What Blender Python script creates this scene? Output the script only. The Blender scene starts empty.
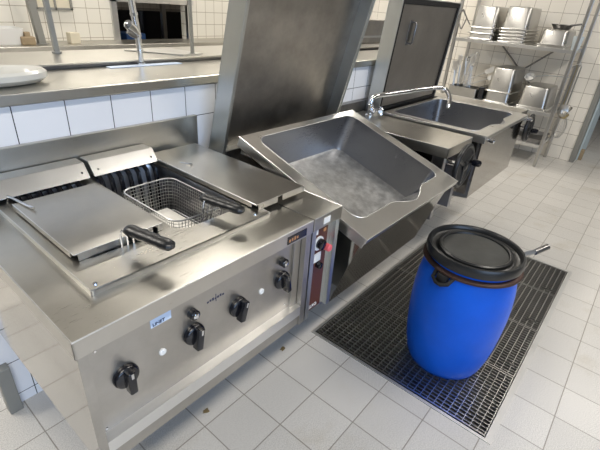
import bpy, bmesh, math, random
from mathutils import Vector, Matrix
from mathutils.geometry import tessellate_polygon
random.seed(7)
C = bpy.context.scene.collection
PI = math.pi
V = Vector

# ------------------------------------------------------------------ materials
def newmat(name):
    m = bpy.data.materials.new(name); m.use_nodes = True
    nt = m.node_tree
    return m, nt, nt.nodes['Principled BSDF']

def ramp(nt, src, stops):
    r = nt.nodes.new('ShaderNodeValToRGB'); nt.links.new(src, r.inputs[0])
    e = r.color_ramp.elements
    while len(e) < len(stops): e.new(.5)
    for k, (p, c) in enumerate(stops):
        e[k].position = p; e[k].color = (c, c, c, 1) if not isinstance(c, tuple) else (*c, 1)
    return r

def noise(nt, vec, scale, detail=4, rough=.55):
    n = nt.nodes.new('ShaderNodeTexNoise')
    n.inputs['Scale'].default_value = scale; n.inputs['Detail'].default_value = detail
    n.inputs['Roughness'].default_value = rough
    nt.links.new(vec, n.inputs['Vector']); return n

def mapping(nt, scale=(1, 1, 1), rot=(0, 0, 0), loc=(0, 0, 0)):
    t = nt.nodes.new('ShaderNodeTexCoord'); mp = nt.nodes.new('ShaderNodeMapping')
    mp.inputs['Scale'].default_value = scale; mp.inputs['Rotation'].default_value = rot
    mp.inputs['Location'].default_value = loc
    nt.links.new(t.outputs['Object'], mp.inputs['Vector']); return mp.outputs[0]

def plain(name, col, rough=.5, metal=0, spec=.5, bump=0, bscale=60, var=0, coat=0):
    m, nt, b = newmat(name)
    b.inputs['Base Color'].default_value = (*col, 1)
    b.inputs['Roughness'].default_value = rough; b.inputs['Metallic'].default_value = metal
    b.inputs['Specular IOR Level'].default_value = spec
    b.inputs['Coat Weight'].default_value = coat
    v = mapping(nt)
    n = noise(nt, v, bscale)
    if bump:
        bp = nt.nodes.new('ShaderNodeBump'); bp.inputs['Strength'].default_value = bump
        bp.inputs['Distance'].default_value = .002
        nt.links.new(n.outputs[0], bp.inputs['Height']); nt.links.new(bp.outputs[0], b.inputs['Normal'])
    n2 = noise(nt, v, 9)
    lo = tuple(c * (1 - var) for c in col)
    r = ramp(nt, n2.outputs[0], [(.3, lo), (.7, tuple(col))]); nt.links.new(r.outputs[0], b.inputs['Base Color'])
    return m

def steel(name, base=.55, r0=.22, r1=.38, stretch=(1, 40, 40), blotch=.12, tint=(1, .975, .92), bump=.03, blotch_scale=5):
    m, nt, b = newmat(name)
    b.inputs['Metallic'].default_value = 1
    brushed = noise(nt, mapping(nt, stretch), 14, 3)
    blot = noise(nt, mapping(nt), blotch_scale, 6, .65)
    lo, hi = base * (1 - blotch), base * (1 + blotch)
    r = ramp(nt, blot.outputs[0], [(.3, tuple(lo * t for t in tint)), (.7, tuple(hi * t for t in tint))])
    nt.links.new(r.outputs[0], b.inputs['Base Color'])
    mx = nt.nodes.new('ShaderNodeMix'); mx.data_type = 'FLOAT'; mx.inputs[0].default_value = .5
    nt.links.new(brushed.outputs[0], mx.inputs[2]); nt.links.new(blot.outputs[0], mx.inputs[3])
    mr = nt.nodes.new('ShaderNodeMapRange'); mr.inputs[1].default_value = .3; mr.inputs[2].default_value = .7
    mr.inputs[3].default_value = r0; mr.inputs[4].default_value = r1
    nt.links.new(mx.outputs[0], mr.inputs[0]); nt.links.new(mr.outputs[0], b.inputs['Roughness'])
    bp = nt.nodes.new('ShaderNodeBump'); bp.inputs['Strength'].default_value = bump; bp.inputs['Distance'].default_value = .004
    nt.links.new(brushed.outputs[0], bp.inputs['Height']); nt.links.new(bp.outputs[0], b.inputs['Normal'])
    return m

def tiles(name, axes, size, col, grout, gw, rough=.4, off=(0, 0), var=.06, speck=0, dirt=None, bump=.3, offset=0):
    m, nt, b = newmat(name)
    t = nt.nodes.new('ShaderNodeTexCoord'); s = nt.nodes.new('ShaderNodeSeparateXYZ'); c = nt.nodes.new('ShaderNodeCombineXYZ')
    nt.links.new(t.outputs['Object'], s.inputs[0])
    for k, a in enumerate(axes):
        ad = nt.nodes.new('ShaderNodeMath'); ad.operation = 'ADD'; ad.inputs[1].default_value = off[k]
        nt.links.new(s.outputs['XYZ'.index(a)], ad.inputs[0]); nt.links.new(ad.outputs[0], c.inputs[k])
    br = nt.nodes.new('ShaderNodeTexBrick'); br.offset = offset; br.squash = 1
    br.inputs['Scale'].default_value = 1; br.inputs['Brick Width'].default_value = size; br.inputs['Row Height'].default_value = size
    br.inputs['Mortar Size'].default_value = gw; br.inputs['Mortar Smooth'].default_value = .15
    br.inputs['Color1'].default_value = (*col, 1); br.inputs['Color2'].default_value = (*[x * (1 - var) for x in col], 1)
    br.inputs['Mortar'].default_value = (*grout, 1)
    nt.links.new(c.outputs[0], br.inputs['Vector'])
    out = br.outputs['Color']
    if speck:
        n = noise(nt, t.outputs['Object'], 260, 2)
        r = ramp(nt, n.outputs[0], [(.35, 1 - speck), (.6, 1.)])
        mx = nt.nodes.new('ShaderNodeMix'); mx.data_type = 'RGBA'; mx.blend_type = 'MULTIPLY'; mx.inputs[0].default_value = 1
        nt.links.new(out, mx.inputs[6]); nt.links.new(r.outputs[0], mx.inputs[7]); out = mx.outputs[2]
    if dirt:
        n = noise(nt, t.outputs['Object'], dirt[1], 5, .6)
        r = ramp(nt, n.outputs[0], [(dirt[3], (1, 1, 1)), (dirt[3] + .14, dirt[0])])
        mx = nt.nodes.new('ShaderNodeMix'); mx.data_type = 'RGBA'; mx.blend_type = 'MULTIPLY'; mx.inputs[0].default_value = dirt[2]
        nt.links.new(out, mx.inputs[6]); nt.links.new(r.outputs[0], mx.inputs[7]); out = mx.outputs[2]
    nt.links.new(out, b.inputs['Base Color'])
    b.inputs['Roughness'].default_value = rough
    bp = nt.nodes.new('ShaderNodeBump'); bp.inputs['Strength'].default_value = bump; bp.inputs['Distance'].default_value = .0015
    inv = nt.nodes.new('ShaderNodeMath'); inv.operation = 'SUBTRACT'; inv.inputs[0].default_value = 1
    nt.links.new(br.outputs['Fac'], inv.inputs[1]); nt.links.new(inv.outputs[0], bp.inputs['Height']); nt.links.new(bp.outputs[0], b.inputs['Normal'])
    return m

M = {}
M['steel'] = steel('brushed_steel', .56, .26, .36, (2, 60, 60), .07, (1, .965, .90), .004)
M['steel_matt'] = steel('matt_steel', .6, .5, .6, (1, 1, 1), .1, (1, 1, .98), 0)
M['steel_top'] = steel('worktop_steel', .52, .25, .4, (2, 60, 60), .10, (1, .97, .885), .006, 3)
M['steel_front'] = steel('panel_steel', .46, .28, .44, (2, 60, 60), .14, (1, .96, .9), .005)
M['steel_side'] = steel('smooth_steel', .46, .07, .13, (1, 1, 1), .06, (1, .96, .9), 0)
M['steel_rim'] = steel('rim_steel', .66, .26, .34, (1, 1, 1), .05, (1, .99, .96), 0)
M['steel_brightened'] = steel('brightened_steel', .8, .3, .38, (2, 60, 60), .03, (1, 1, .99), 0)  # paler steel: the ledge's reflected light is put into the colour
M['steel_dull'] = steel('greasy_steel', .41, .34, .48, (1, 1, 1), .18, (1, .94, .86), .0, 9)
M['steel_lid2'] = steel('hood_steel', .5, .34, .46, (40, 40, 1), .12, (1, .95, .89), 0, 4)
M['steel_lidtop'] = steel('lid_sheet_steel', .52, .28, .36, (1, 1, 1), .08, (1, .97, .9), 0, 6)
M['steel_dark'] = steel('dark_steel', .22, .3, .45, (1, 1, 30), .2, (1, .98, .97), .02)
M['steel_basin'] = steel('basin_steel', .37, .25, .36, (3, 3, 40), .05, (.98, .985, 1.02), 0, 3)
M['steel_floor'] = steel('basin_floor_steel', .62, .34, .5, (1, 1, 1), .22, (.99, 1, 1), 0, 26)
M['steel_lidflange'] = steel('flange_steel', .6, .3, .42, (40, 40, 1), .06, (.98, 1, .97), .01)
M['steel_container'] = steel('container_steel', .48, .26, .34, (1, 1, 1), .08, (1, .98, .93), .0, 4)
M['chrome'] = plain('chrome', (.75, .76, .78), .08, 1)
M['black'] = plain('black_plastic', (.005, .0055, .009), .16, 0, .6)
M['black_matt'] = plain('black_rubber', (.01, .01, .01), .65)
M['lid_black'] = plain('lid_plastic', (.014, .015, .016), .33, 0, .5, .1, 120, .3)
M['lid_worn'] = plain('worn_black_plastic', (.05, .052, .05), .42, 0, .5, .15, 90, .6)
M['blue'] = plain('blue_plastic', (.0, .11, .70), .38, 0, .3, .12, 70, .12)
M['rust'] = plain('rusty_ring', (.085, .045, .035), .45, .5, .5, .2, 80, .5)
M['brown'] = plain('brown_panel', (.10, .032, .018), .35, 0, .5, 0, 60, .15)
M['white'] = plain('white_enamel', (.78, .78, .76), .3)
M['china'] = plain('white_china', (.62, .61, .56), .2, 0, .5)
M['sticker'] = plain('sticker_paper', (.62, .72, .88), .45)
M['ink'] = plain('dark_ink', (.02, .03, .08), .5)
M['ochre'] = plain('ochre_print', (.42, .2, .09), .5)
M['red'] = plain('pink_red_button', (.75, .13, .15), .4)
M['orange'] = plain('orange_plastic', (.75, .22, .08), .45)
M['brass'] = plain('yellowed_metal', (.55, .47, .28), .3, .9, .5, 0, 60, .2)
M['rail'] = plain('grey_painted_metal', (.27, .27, .25), .45, .3)
M['wood'] = plain('pale_wood', (.42, .32, .2), .6, 0, .4, .1, 40, .3)
M['cream'] = plain('cream_board', (.7, .64, .5), .5)
M['paleblue'] = plain('pale_blue_paint', (.52, .62, .66), .45)
M['ceil'] = plain('ceiling_paint', (.36, .35, .34), .8)
M['wallpaint'] = plain('wall_paint', (.2, .195, .185), .7)
M['grate'] = steel('grating_steel', .6, .4, .5, (1, 1, 1), .25, (.98, 1, 1), .02, 12)
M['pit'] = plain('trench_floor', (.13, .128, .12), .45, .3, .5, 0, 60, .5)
M['clearblue'] = plain('translucent_plastic', (.55, .62, .66), .25)
M['stain'] = plain('brown_stain', (.28, .21, .10), .7, 0, .3, .3, 80, .5)
M['chips'] = plain('crumb_white', (.8, .78, .72), .6, 0, .4, .5, 60, .1)
M['bluecrate'] = plain('blue_crate', (.03, .09, .25), .5)
M['floor'] = tiles('floor_tiles', 'XY', .2, (.70, .68, .64), (.34, .315, .28), .0022, .38, (0, 0), .09, .28, ((.74, .68, .56), 2.2, .55, .58), .35)
M['tile_back'] = tiles('wall_tiles_partition', 'XZ', .1547, (.84, .85, .88), (.03, .03, .035), .0016, .12, (.0877 + .1547 * 20, -.975 + .1547 * 20), .02, 0, None, .3)
M['tile_end'] = tiles('wall_tiles_end', 'YZ', .15, (.82, .78, .70), (.30, .26, .21), .0022, .18, (3.03, 0), .04, 0, None, .3)
M['tile_far'] = tiles('wall_tiles_far', 'XZ', .15, (.82, .79, .71), (.36, .31, .24), .003, .2, (0, .02), .03, 0, None, .3)
g, nt, b = newmat('window_glass'); M['glass'] = g
b.inputs['Base Color'].default_value = (.9, .95, .95, 1); b.inputs['Roughness'].default_value = .02
b.inputs['Transmission Weight'].default_value = 1; b.inputs['IOR'].default_value = 1.02

# ------------------------------------------------------------------ geometry
def nb(): return bmesh.new()

def box(bm, x0, y0, z0, x1, y1, z1, bev=0, seg=2, M4=None):
    r = bmesh.ops.create_cube(bm, size=1)
    vs = r['verts']
    bmesh.ops.scale(bm, vec=(x1 - x0, y1 - y0, z1 - z0), verts=vs)
    bmesh.ops.translate(bm, vec=((x0 + x1) / 2, (y0 + y1) / 2, (z0 + z1) / 2), verts=vs)
    if M4 is not None: bmesh.ops.transform(bm, matrix=M4, verts=vs)
    if bev:
        es = list({e for v in vs for e in v.link_edges})
        bmesh.ops.bevel(bm, geom=es, offset=bev, segments=seg, profile=.5, affect='EDGES')
    return bm

def rings(bm, rs, closed=True, cap0=False, cap1=False):
    rows = [[bm.verts.new(p) for p in r] for r in rs]
    n = len(rows[0])
    for a, c in zip(rows, rows[1:]):
        for i in range(n if closed else n - 1):
            j = (i + 1) % n
            try: bm.faces.new((a[i], a[j], c[j], c[i]))
            except ValueError: pass
    if cap0: bm.faces.new(rows[0][::-1])
    if cap1: bm.faces.new(rows[-1])
    return bm

def tube(bm, pts, r, n=8, cap=True, closed=False):
    pts = [V(p) for p in pts]; rs = []
    rad = r if isinstance(r, (list, tuple)) else [r] * len(pts)
    t0 = (pts[1] - pts[0]).normalized()
    up = V((0, 0, 1)) if abs(t0.z) < .9 else V((1, 0, 0))
    nrm = t0.cross(up).normalized()
    N = len(pts)
    for k, p in enumerate(pts):
        a = pts[(k - 1) % N] if (k > 0 or closed) else p
        c = pts[(k + 1) % N] if (k < N - 1 or closed) else p
        t = (c - a).normalized()
        nrm = (nrm - t * nrm.dot(t)).normalized(); bn = t.cross(nrm)
        rs.append([p + (nrm * math.cos(2 * PI * i / n + PI / n) + bn * math.sin(2 * PI * i / n + PI / n)) * rad[k] for i in range(n)])
    if closed: rs.append(rs[0]); return rings(bm, rs)
    return rings(bm, rs, True, cap, cap)

def lathe(bm, prof, n=48, axis=None, cap0=True, cap1=True):
    """prof: (radius, height) list; axis: 4x4 placing z as the axis"""
    rs = []
    for r, h in prof:
        ring = [V((r * math.cos(2 * PI * i / n), r * math.sin(2 * PI * i / n), h)) for i in range(n)]
        if axis is not None: ring = [axis @ q for q in ring]
        rs.append(ring)
    return rings(bm, rs, True, cap0, cap1)

def AX(origin, direction):
    d = V(direction).normalized()
    return Matrix.Translation(V(origin)) @ d.to_track_quat('Z', 'Y').to_matrix().to_4x4()

def rrect(x0, y0, x1, y1, r, z=0, n=5):
    out = []
    for cx, cy, a0 in ((x1 - r, y1 - r, 0), (x0 + r, y1 - r, 90), (x0 + r, y0 + r, 180), (x1 - r, y0 + r, 270)):
        for k in range(n + 1):
            a = math.radians(a0 + 90 * k / n); out.append(V((cx + r * math.cos(a), cy + r * math.sin(a), z)))
    return out

def plate(bm, outer, holes, z0, z1):
    """solid sheet in xy between z0 and z1 with holes"""
    loops = [outer] + holes
    flat = [p for l in loops for p in l]
    tris = tessellate_polygon([[V((p[0], p[1], 0)) for p in l] for l in loops])
    top = [bm.verts.new((p[0], p[1], z1)) for p in flat]; bot = [bm.verts.new((p[0], p[1], z0)) for p in flat]
    for t in tris:
        try: bm.faces.new([top[i] for i in t]); bm.faces.new([bot[i] for i in reversed(t)])
        except ValueError: pass
    k = 0
    for l in loops:
        n = len(l)
        for i in range(n):
            a, c = k + i, k + (i + 1) % n
            bm.faces.new((top[a], top[c], bot[c], bot[a]))
        k += n
    return bm

def prism(bm, poly, axis, a0, a1):
    """poly 2D extruded along x, y or z"""
    def P(u, v, a): return {'x': (a, u, v), 'y': (u, a, v), 'z': (u, v, a)}[axis]
    return rings(bm, [[V(P(u, v, a)) for u, v in poly] for a in (a0, a1)], True, True, True)

def obj(name, bm, mat, parent=None, shift=None, smooth=False, bevel=0, M4=None, label=None):
    if M4 is not None: bmesh.ops.transform(bm, matrix=M4, verts=bm.verts[:])
    if shift is not None: bmesh.ops.translate(bm, vec=-V(shift), verts=bm.verts[:])
    bmesh.ops.recalc_face_normals(bm, faces=bm.faces[:])
    me = bpy.data.meshes.new(name); bm.to_mesh(me); bm.free()
    me.materials.append(M[mat] if isinstance(mat, str) else mat)
    o = bpy.data.objects.new(name, me); C.objects.link(o)
    if smooth:
        me.polygons.foreach_set('use_smooth', [True] * len(me.polygons))
        try: me.set_sharp_from_angle(angle=math.radians(38))
        except Exception: pass
    if bevel:
        md = o.modifiers.new('bevel', 'BEVEL'); md.width = bevel; md.segments = 2; md.limit_method = 'ANGLE'; md.angle_limit = math.radians(40)
    if parent is not None: o.parent = parent
    if label: o['label'] = label
    return o

def tag(o, label, cat, group=None):
    o['label'] = label; o['category'] = cat
    if group: o['group'] = group
    return o

def thing(name, label, cat, loc=(0, 0, 0), rot=0, group=None):
    o = bpy.data.objects.new(name, None); o.empty_display_size = .05; C.objects.link(o)
    o.location = loc; o.rotation_euler = (0, 0, rot)
    return tag(o, label, cat, group)

class W:
    """a thing whose parts are given in world coordinates"""
    def __init__(s, name, label, cat, loc, group=None):
        s.loc = V(loc); s.root = thing(name, label, cat, loc, 0, group)
    def part(s, name, bm, mat, parent=None, **k):
        return obj(name, bm, mat, parent or s.root, s.loc, **k)

def single(name, bm, mat, label, cat, loc, group=None, **k):
    o = obj(name, bm, mat, None, loc, **k); o.location = loc
    return tag(o, label, cat, group)

def struct(name, bm, mat, **k):
    o = obj(name, bm, mat, **k); o['kind'] = 'structure'; return o

def text_mesh(name, s, size, mat, parent, mtx, shift, depth=.0006):
    cu = bpy.data.curves.new(name, 'FONT'); cu.body = s; cu.size = size; cu.extrude = depth
    cu.align_x = 'CENTER'; cu.align_y = 'CENTER'
    t = bpy.data.objects.new(name, cu); C.objects.link(t)
    me = bpy.data.meshes.new_from_object(t); bpy.data.objects.remove(t)
    me.transform(Matrix.Translation(-V(shift)) @ mtx); me.materials.clear(); me.materials.append(M[mat])
    o = bpy.data.objects.new(name, me); C.objects.link(o); o.parent = parent
    return o

def copy_tree(root, loc, rot, label, group=None):
    def cp(o, parent):
        c = o.copy(); C.objects.link(c)
        if parent is not None: c.parent = parent
        for ch in list(kids.get(o.name, [])): cp(ch, c)
        return c
    kids = {}
    for o in bpy.data.objects:
        if o.parent: kids.setdefault(o.parent.name, []).append(o)
    r = cp(root, None); r.location = loc; r.rotation_euler = (0, 0, rot); r['label'] = label
    if group: r['group'] = group
    return r

# ------------------------------------------------------------------ the room
GX0, GX1, GY0, GY1 = .485, 2.10, -.63, .226          # drain opening
bm = nb()
plate(bm, [V((-4.2, -3.8, 0)), V((8, -3.8, 0)), V((8, 7.6, 0)), V((-4.2, 7.6, 0))],
      [[V((GX0, GY0, 0)), V((GX0, GY1, 0)), V((GX1, GY1, 0)), V((GX1, GY0, 0))]], -.03, 0)
struct('floor', bm, 'floor')
bm = nb(); box(bm, -4.2, -3.8, 2.9, 8, 7.6, 3.0); struct('ceiling', bm, 'ceil')
# the drain trench under the grating
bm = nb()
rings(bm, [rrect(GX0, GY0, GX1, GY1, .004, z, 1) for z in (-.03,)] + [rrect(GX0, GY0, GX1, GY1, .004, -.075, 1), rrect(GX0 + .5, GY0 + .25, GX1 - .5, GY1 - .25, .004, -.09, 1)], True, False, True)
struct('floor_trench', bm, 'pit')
# end wall with the doorway
bm = nb(); box(bm, 4.8, -.135, 0, 4.95, 7.5, 2.9); struct('wall_end', bm, 'tile_end')
bm = nb(); box(bm, 4.785, -.185, 0, 4.95, -.135, 2.9, .004); struct('trim_1', bm, 'rail')
bm = nb(); box(bm, 4.8, -1.25, 2.1, 4.95, -.185, 2.9); box(bm, 4.8, -3.8, 0, 4.95, -1.25, 2.9); struct('wall_entrance', bm, 'wallpaint')
bm = nb(); box(bm, 4.95, -.2, .0, 5.55, -.16, 2.1, .003); struct('door_1', bm, 'paleblue')
bm = nb(); box(bm, 7.9, -3.8, 0, 8, 7.5, 2.9); struct('wall_corridor', bm, 'wallpaint')
bm = nb(); box(bm, 4.96, -.235, 0, 5.04, -.2, .12, .003)
single('wooden_block', bm, 'wood', 'small pale wooden block standing against the blue door past the tiled wall', 'block', (5.0, -.2, 0))
# far wall with opening and small window
OX0, OX1, OZ0, OZ1 = 2.0, 2.98, .83, 1.26
FY = 4.5
bm = nb()
for a in ((-4.1, 0, OX0, 2.9), (OX1, 0, 4.8, 2.9), (OX0, 0, OX1, OZ0), (OX0, OZ1, OX1, 2.9)):
    box(bm, a[0], FY, a[1], a[2], FY + .12, a[3])
struct('wall_far', bm, 'tile_far')
bm = nb()
box(bm, OX0 - .07, FY - .03, OZ0 - .08, OX0, FY + .02, OZ1 + .05); box(bm, OX1, FY - .03, OZ0 - .08, OX1 + .03, FY + .02, OZ1 + .05)
box(bm, OX0 - .07, FY - .03, OZ1, OX1 + .1, FY + .02, OZ1 + .05); box(bm, OX0 - .07, FY - .09, OZ0 - .06, OX1 + .1, FY + .02, OZ0)
struct('trim_2', bm, 'steel_rim')
bm = nb(); box(bm, -4.1, 7.5, 0, 8, 7.6, 2.9); struct('wall_backroom', bm, 'tile_far')
# window in the far wall
wx0, wx1, wz0, wz1 = 1.12, 1.49, 1.155, 1.55
bm = nb()
for a in ((wx0, wz0, wx1, wz0 + .02), (wx0, wz1 - .02, wx1, wz1), (wx0, wz0, wx0 + .02, wz1), (wx1 - .02, wz0, wx1, wz1), (1.31, wz0, 1.325, wz1)):
    box(bm, a[0], FY - .04, a[1], a[2], FY, a[3])
wf = struct('window_1', bm, 'rail')
bm = nb(); box(bm, wx0 + .02, FY - .02, wz0 + .02, wx1 - .02, FY - .012, wz1 - .02); obj('pane', bm, 'cream', wf)  # cream colour stands in for the reflection in the glass
# side and front walls behind the camera
bm = nb(); box(bm, -4.2, -3.8, 0, -4.1, 7.5, 2.9); struct('wall_left', bm, 'wallpaint')
bm = nb()
for a in ((-4.1, 0, 4.8, .9), (-4.1, 2.5, 4.8, 2.9), (-4.1, .9, -3.6, 2.5), (.2, .9, 4.8, 2.5)):
    box(bm, a[0], -3.8, a[1], a[2], -3.65, a[3])
struct('wall_front', bm, 'wallpaint')
bm = nb()
for x in (-3.6, -1.72, .16): box(bm, x, -3.76, .9, x + .04, -3.7, 2.5)
for z in (.9, 2.46): box(bm, -3.6, -3.76, z, .2, -3.7, z + .04)
wf = struct('window_2', bm, 'white')
bm = nb(); box(bm, -3.56, -3.735, .94, .16, -3.73, 2.46); obj('pane', bm, 'glass', wf)
# tiled partition carrying the pass-through counter
PX0, PX1 = -.652, 2.62
bm = nb(); box(bm, PX0, .79, 0, PX1, 1.44, 1.095); struct('wall_partition', bm, 'tile_back')
bm = nb(); box(bm, PX0 - .003, .755, 0, PX0 + .04, .80, .215, .003); struct('trim_3', bm, 'rail')

# pass-through counter
cw = W('pass_counter', 'long stainless pass-through counter lying on the tiled half wall', 'counter', (1, 1.2, 1.095))
bm = nb(); box(bm, -.75, .757, 1.104, PX1 + .02, 1.10, 1.137, .003); box(bm, -.75, .80, 1.095, PX1, 1.44, 1.104)
cw.part('countertop', bm, 'steel_top')
bm = nb(); box(bm, -.75, 1.095, 1.151, PX1 + .02, 1.44, 1.158, .001); cw.part('raised_shelf', bm, 'steel_top')
bm = nb(); box(bm, -.75, 1.115, 1.104, PX1 + .02, 1.43, 1.151); cw.part('shelf_riser', bm, 'steel_dark')  # dark steel puts the shade under the shelf into the colour

# ------------------------------------------------------------------ deep fryer
Z = .84
FX0, FX1, FYF = -.622, .1095, .013
fr = W('deep_fryer', 'double stainless deep fryer with a row of black knobs and two basins', 'deep fryer', (-.25, .4, .435))
bm = nb()
rim = [V((FX0, FYF, 0)), V((FX1 - .001, FYF, 0)), V((FX1 - .001, .785, 0)), V((FX0, .785, 0))]
hole = rrect(-.50, .15, .0, .70, .02)
plate(bm, rim, [hole[::-1]], Z - .004, Z)
fr.part('worktop', bm, 'steel_top')
bm = nb()
box(bm, FX0, FYF, Z - .045, FX1 - .001, FYF + .004, Z - .004); box(bm, FX0, FYF, Z - .045, FX0 + .004, .785, Z - .004)
fr.part('worktop_apron', bm, 'steel', label='folded front and side edge of the worktop')
bm = nb(); box(bm, FX0 + .004, FYF + .006, .435, FX0 + .012, .785, Z - .046); fr.part('side_panel', bm, 'steel_side')
bm = nb(); box(bm, FX1 - .008, FYF + .03, .435, FX1 - .002, .785, Z - .046); fr.part('side_panel', bm, 'steel_side')
bm = nb()
box(bm, FX0 + .004, FYF + .003, .435, FX0 + .024, FYF + .03, Z - .046); fr.part('front_frame', bm, 'steel_front')
bm = nb(); box(bm, FX1 - .028, FYF + .003, .435, FX1 - .003, FYF + .03, Z - .046)
box(bm, FX1 - .06, FYF + .022, .52, FX1 - .03, FYF + .03, Z - .046)
fr.part('front_frame', bm, 'steel_front')
bm = nb()
box(bm, FX0 + .024, .043, .50, FX1 - .06, .049, Z - .02); fr.part('control_panel', bm, 'steel_front')
bm = nb()
prism(bm, [(.047, .521), (.047, .48), (FYF + .002, .48), (FYF + .002, .519)], 'x', FX0 + .024, FX1 - .028)
fr.part('ledge', bm, 'steel_brightened')  # brightened steel carries the ceiling reflection in its colour
bm = nb(); box(bm, FX0 + .024, FYF + .009, .435, FX1 - .028, FYF + .02, .4798); box(bm, FX0 + .012, FYF + .02, .435, FX1 - .01, .78, .441)
fr.part('lower_rail', bm, 'steel_front')
bm = nb(); box(bm, FX0, .772, Z, .262, .788, .982, .002); fr.part('backsplash', bm, 'steel_top')
def knob(x, z, y=.043, r=.031):
    bm = nb(); A = AX((x, y, z), (0, -1, 0))
    lathe(bm, [(r * .99, 0), (r * 1.0, .007), (r * .93, .012), (r * .80, .015)], 28, A)
    k = fr.part('control_knob', bm, 'black', smooth=True)
    bm = nb(); G = Matrix.Translation(V((x, y, z))) @ Matrix.Rotation(math.radians(random.choice((-12, 8, 0, 15))), 4, 'Y')
    box(bm, -.0095, -.036, -r * 1.12, .0095, -.012, r * .98, .004, 3, G)
    fr.part('knob_grip', bm, 'black', k, smooth=True)
    bm = nb(); box(bm, -.003, -.0372, r * .45, .003, -.0358, r * .9, 0, 2, G); fr.part('pointer_mark', bm, 'chrome', k)
for x in (-.522, -.333, -.180, .004): knob(x, .655)
for x in (-.333, .004):
    bm = nb(); A = AX((x, .043, .722), (0, -1, 0)); lathe(bm, [(.014, 0), (.014, .016), (.012, .018), (.009, .018)], 24, A)
    k = fr.part('pilot_lamp', bm, 'black', smooth=True)
    bm = nb(); lathe(bm, [(.0085, .017), (.0085, .02), (.005, .022)], 18, A); fr.part('lamp_lens', bm, 'chrome', k, smooth=True)
for x in (-.425, -.085):
    bm = nb(); lathe(bm, [(.0095, 0), (.0095, .004), (.007, .006)], 20, AX((x, .043, .657), (0, -1, 0))); fr.part('cover_button', bm, 'white', smooth=True)
for x, z in ((-.575, .765), (-.585, .50 + .03), (.03, .54)):
    bm = nb(); lathe(bm, [(.004, 0), (.003, .002)], 10, AX((x, .043, z), (0, -1, 0))); fr.part('screw', bm, 'chrome')
FM = lambda x, y, z: Matrix.Translation(V((x, y, z))) @ Matrix.Rotation(PI / 2, 4, 'X')
bm = nb(); box(bm, -.447, .0418, .744, -.392, .043, .772); s = fr.part('sticker', bm, 'sticker')
text_mesh('sticker_text', 'LINET', .0125, 'ink', s, FM(-.426, .0412, .751), fr.loc)
bm = nb()                                        # small printed emblem: dashes under a star
for k in range(7):
    x = -.285 + .0085 * k; box(bm, x, .0424, .7235 + .001 * (k % 2), x + .0055, .0431, .729 + .0015 * (k % 3))
box(bm, -.2565, .0424, .716, -.2545, .0431, .740)
fr.part('emblem', bm, 'ink')
bm = nb(); box(bm, -.012, FYF - .0012, .8005, .076, FYF, .826, .001); s = fr.part('name_plate', bm, 'black')
bm = nb()
for k in range(4): box(bm, -.006 + .0115 * k, FYF - .0018, .807 + .001 * (k % 2), .001 + .0115 * k, FYF - .0012, .816 + .0015 * (k % 3))
fr.part('plate_lettering', bm, 'ochre', s)
# raised basin plate, slightly dished, with two openings
bm = nb()
h1 = rrect(-.490, .235, -.275, .685, .03); h2 = rrect(-.243, .205, -.004, .70, .045)
plate(bm, rrect(-.53, .118, .024, .735, .006), [h1[::-1], h2[::-1]], Z + .012, Z + .016)
fr.part('basin_plate', bm, 'steel_top')
bm = nb()
rings(bm, [rrect(-.53, .118, .024, .735, .006, Z + .016), rrect(-.53, .118, .024, .735, .006, Z), rrect(-.52, .128, .014, .725, .006, Z), rrect(-.52, .128, .014, .725, .006, Z + .012)])
fr.part('plate_edge', bm, 'steel_rim')
for h, fin in ((h1, .03), (h2, .045)):
    bm = nb(); x0 = min(p.x for p in h); x1 = max(p.x for p in h); y0 = min(p.y for p in h); y1 = max(p.y for p in h)
    rings(bm, [[V((p.x, p.y, Z + .016)) for p in h], rrect(x0 + .003, y0 + .003, x1 - .003, y1 - .003, fin, Z + .006), rrect(x0 + .006, y0 + .01, x1 - .006, y1 - .006, fin, Z - .16),
               rrect(x0 + .02, y0 + .03, x1 - .02, y1 - .02, fin * .6, Z - .19)], True, False, True)
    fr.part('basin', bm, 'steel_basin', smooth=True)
for x0, x1 in ((-.24, -.004), (-.488, -.277)):                         # bent heating rods at the rear of each basin
    n = 7
    for k in range(n):
        x = x0 + .018 + (x1 - x0 - .036) * k / (n - 1)
        bm = nb(); tube(bm, [(x, .70, Z + .018), (x, .680, Z + .022), (x, .662, Z + .010), (x, .655, Z - .02), (x, .652, Z - .16)], .008, 8)
        fr.part('heating_rod', bm, 'black', smooth=True)
def cover(x0, x1):
    bm = nb(); prism(bm, [(.672, Z + .028), (.708, Z + .072), (.765, Z + .072), (.765, Z + .016), (.74, Z + .016), (.70, Z + .028)], 'x', x0, x1)
    k = fr.part('element_cover', bm, 'steel_rim', bevel=.0015)
    for x in (x0 + .02, x1 - .02):
        bm = nb(); lathe(bm, [(.004, 0), (.003, .002)], 10, AX((x, .686, Z + .046), (0, -.78, .63))); fr.part('screw', bm, 'chrome', k)
cover(-.545, -.252); cover(-.238, .002)
for x, y in ((-.512, .135), (-.02, .14)):
    bm = nb(); lathe(bm, [(.006, 0), (.005, .003), (.003, .003)], 14, AX((x, y, Z + .016), (0, 0, 1))); fr.part('screw', bm, 'chrome', smooth=True)
bm = nb(); tube(bm, [(-.499, .675, Z + .018), (-.498, .655, Z + .042), (-.478, .53, Z + .0425)], .0042, 8); fr.part('drip_wire', bm, 'chrome', smooth=True)
bm = nb(); tube(bm, [(.012, .67, Z + .02), (.03, .672, Z + .024), (.055, .54, Z + .041)], .0035, 8); fr.part('drip_wire', bm, 'chrome', smooth=True)

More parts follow.
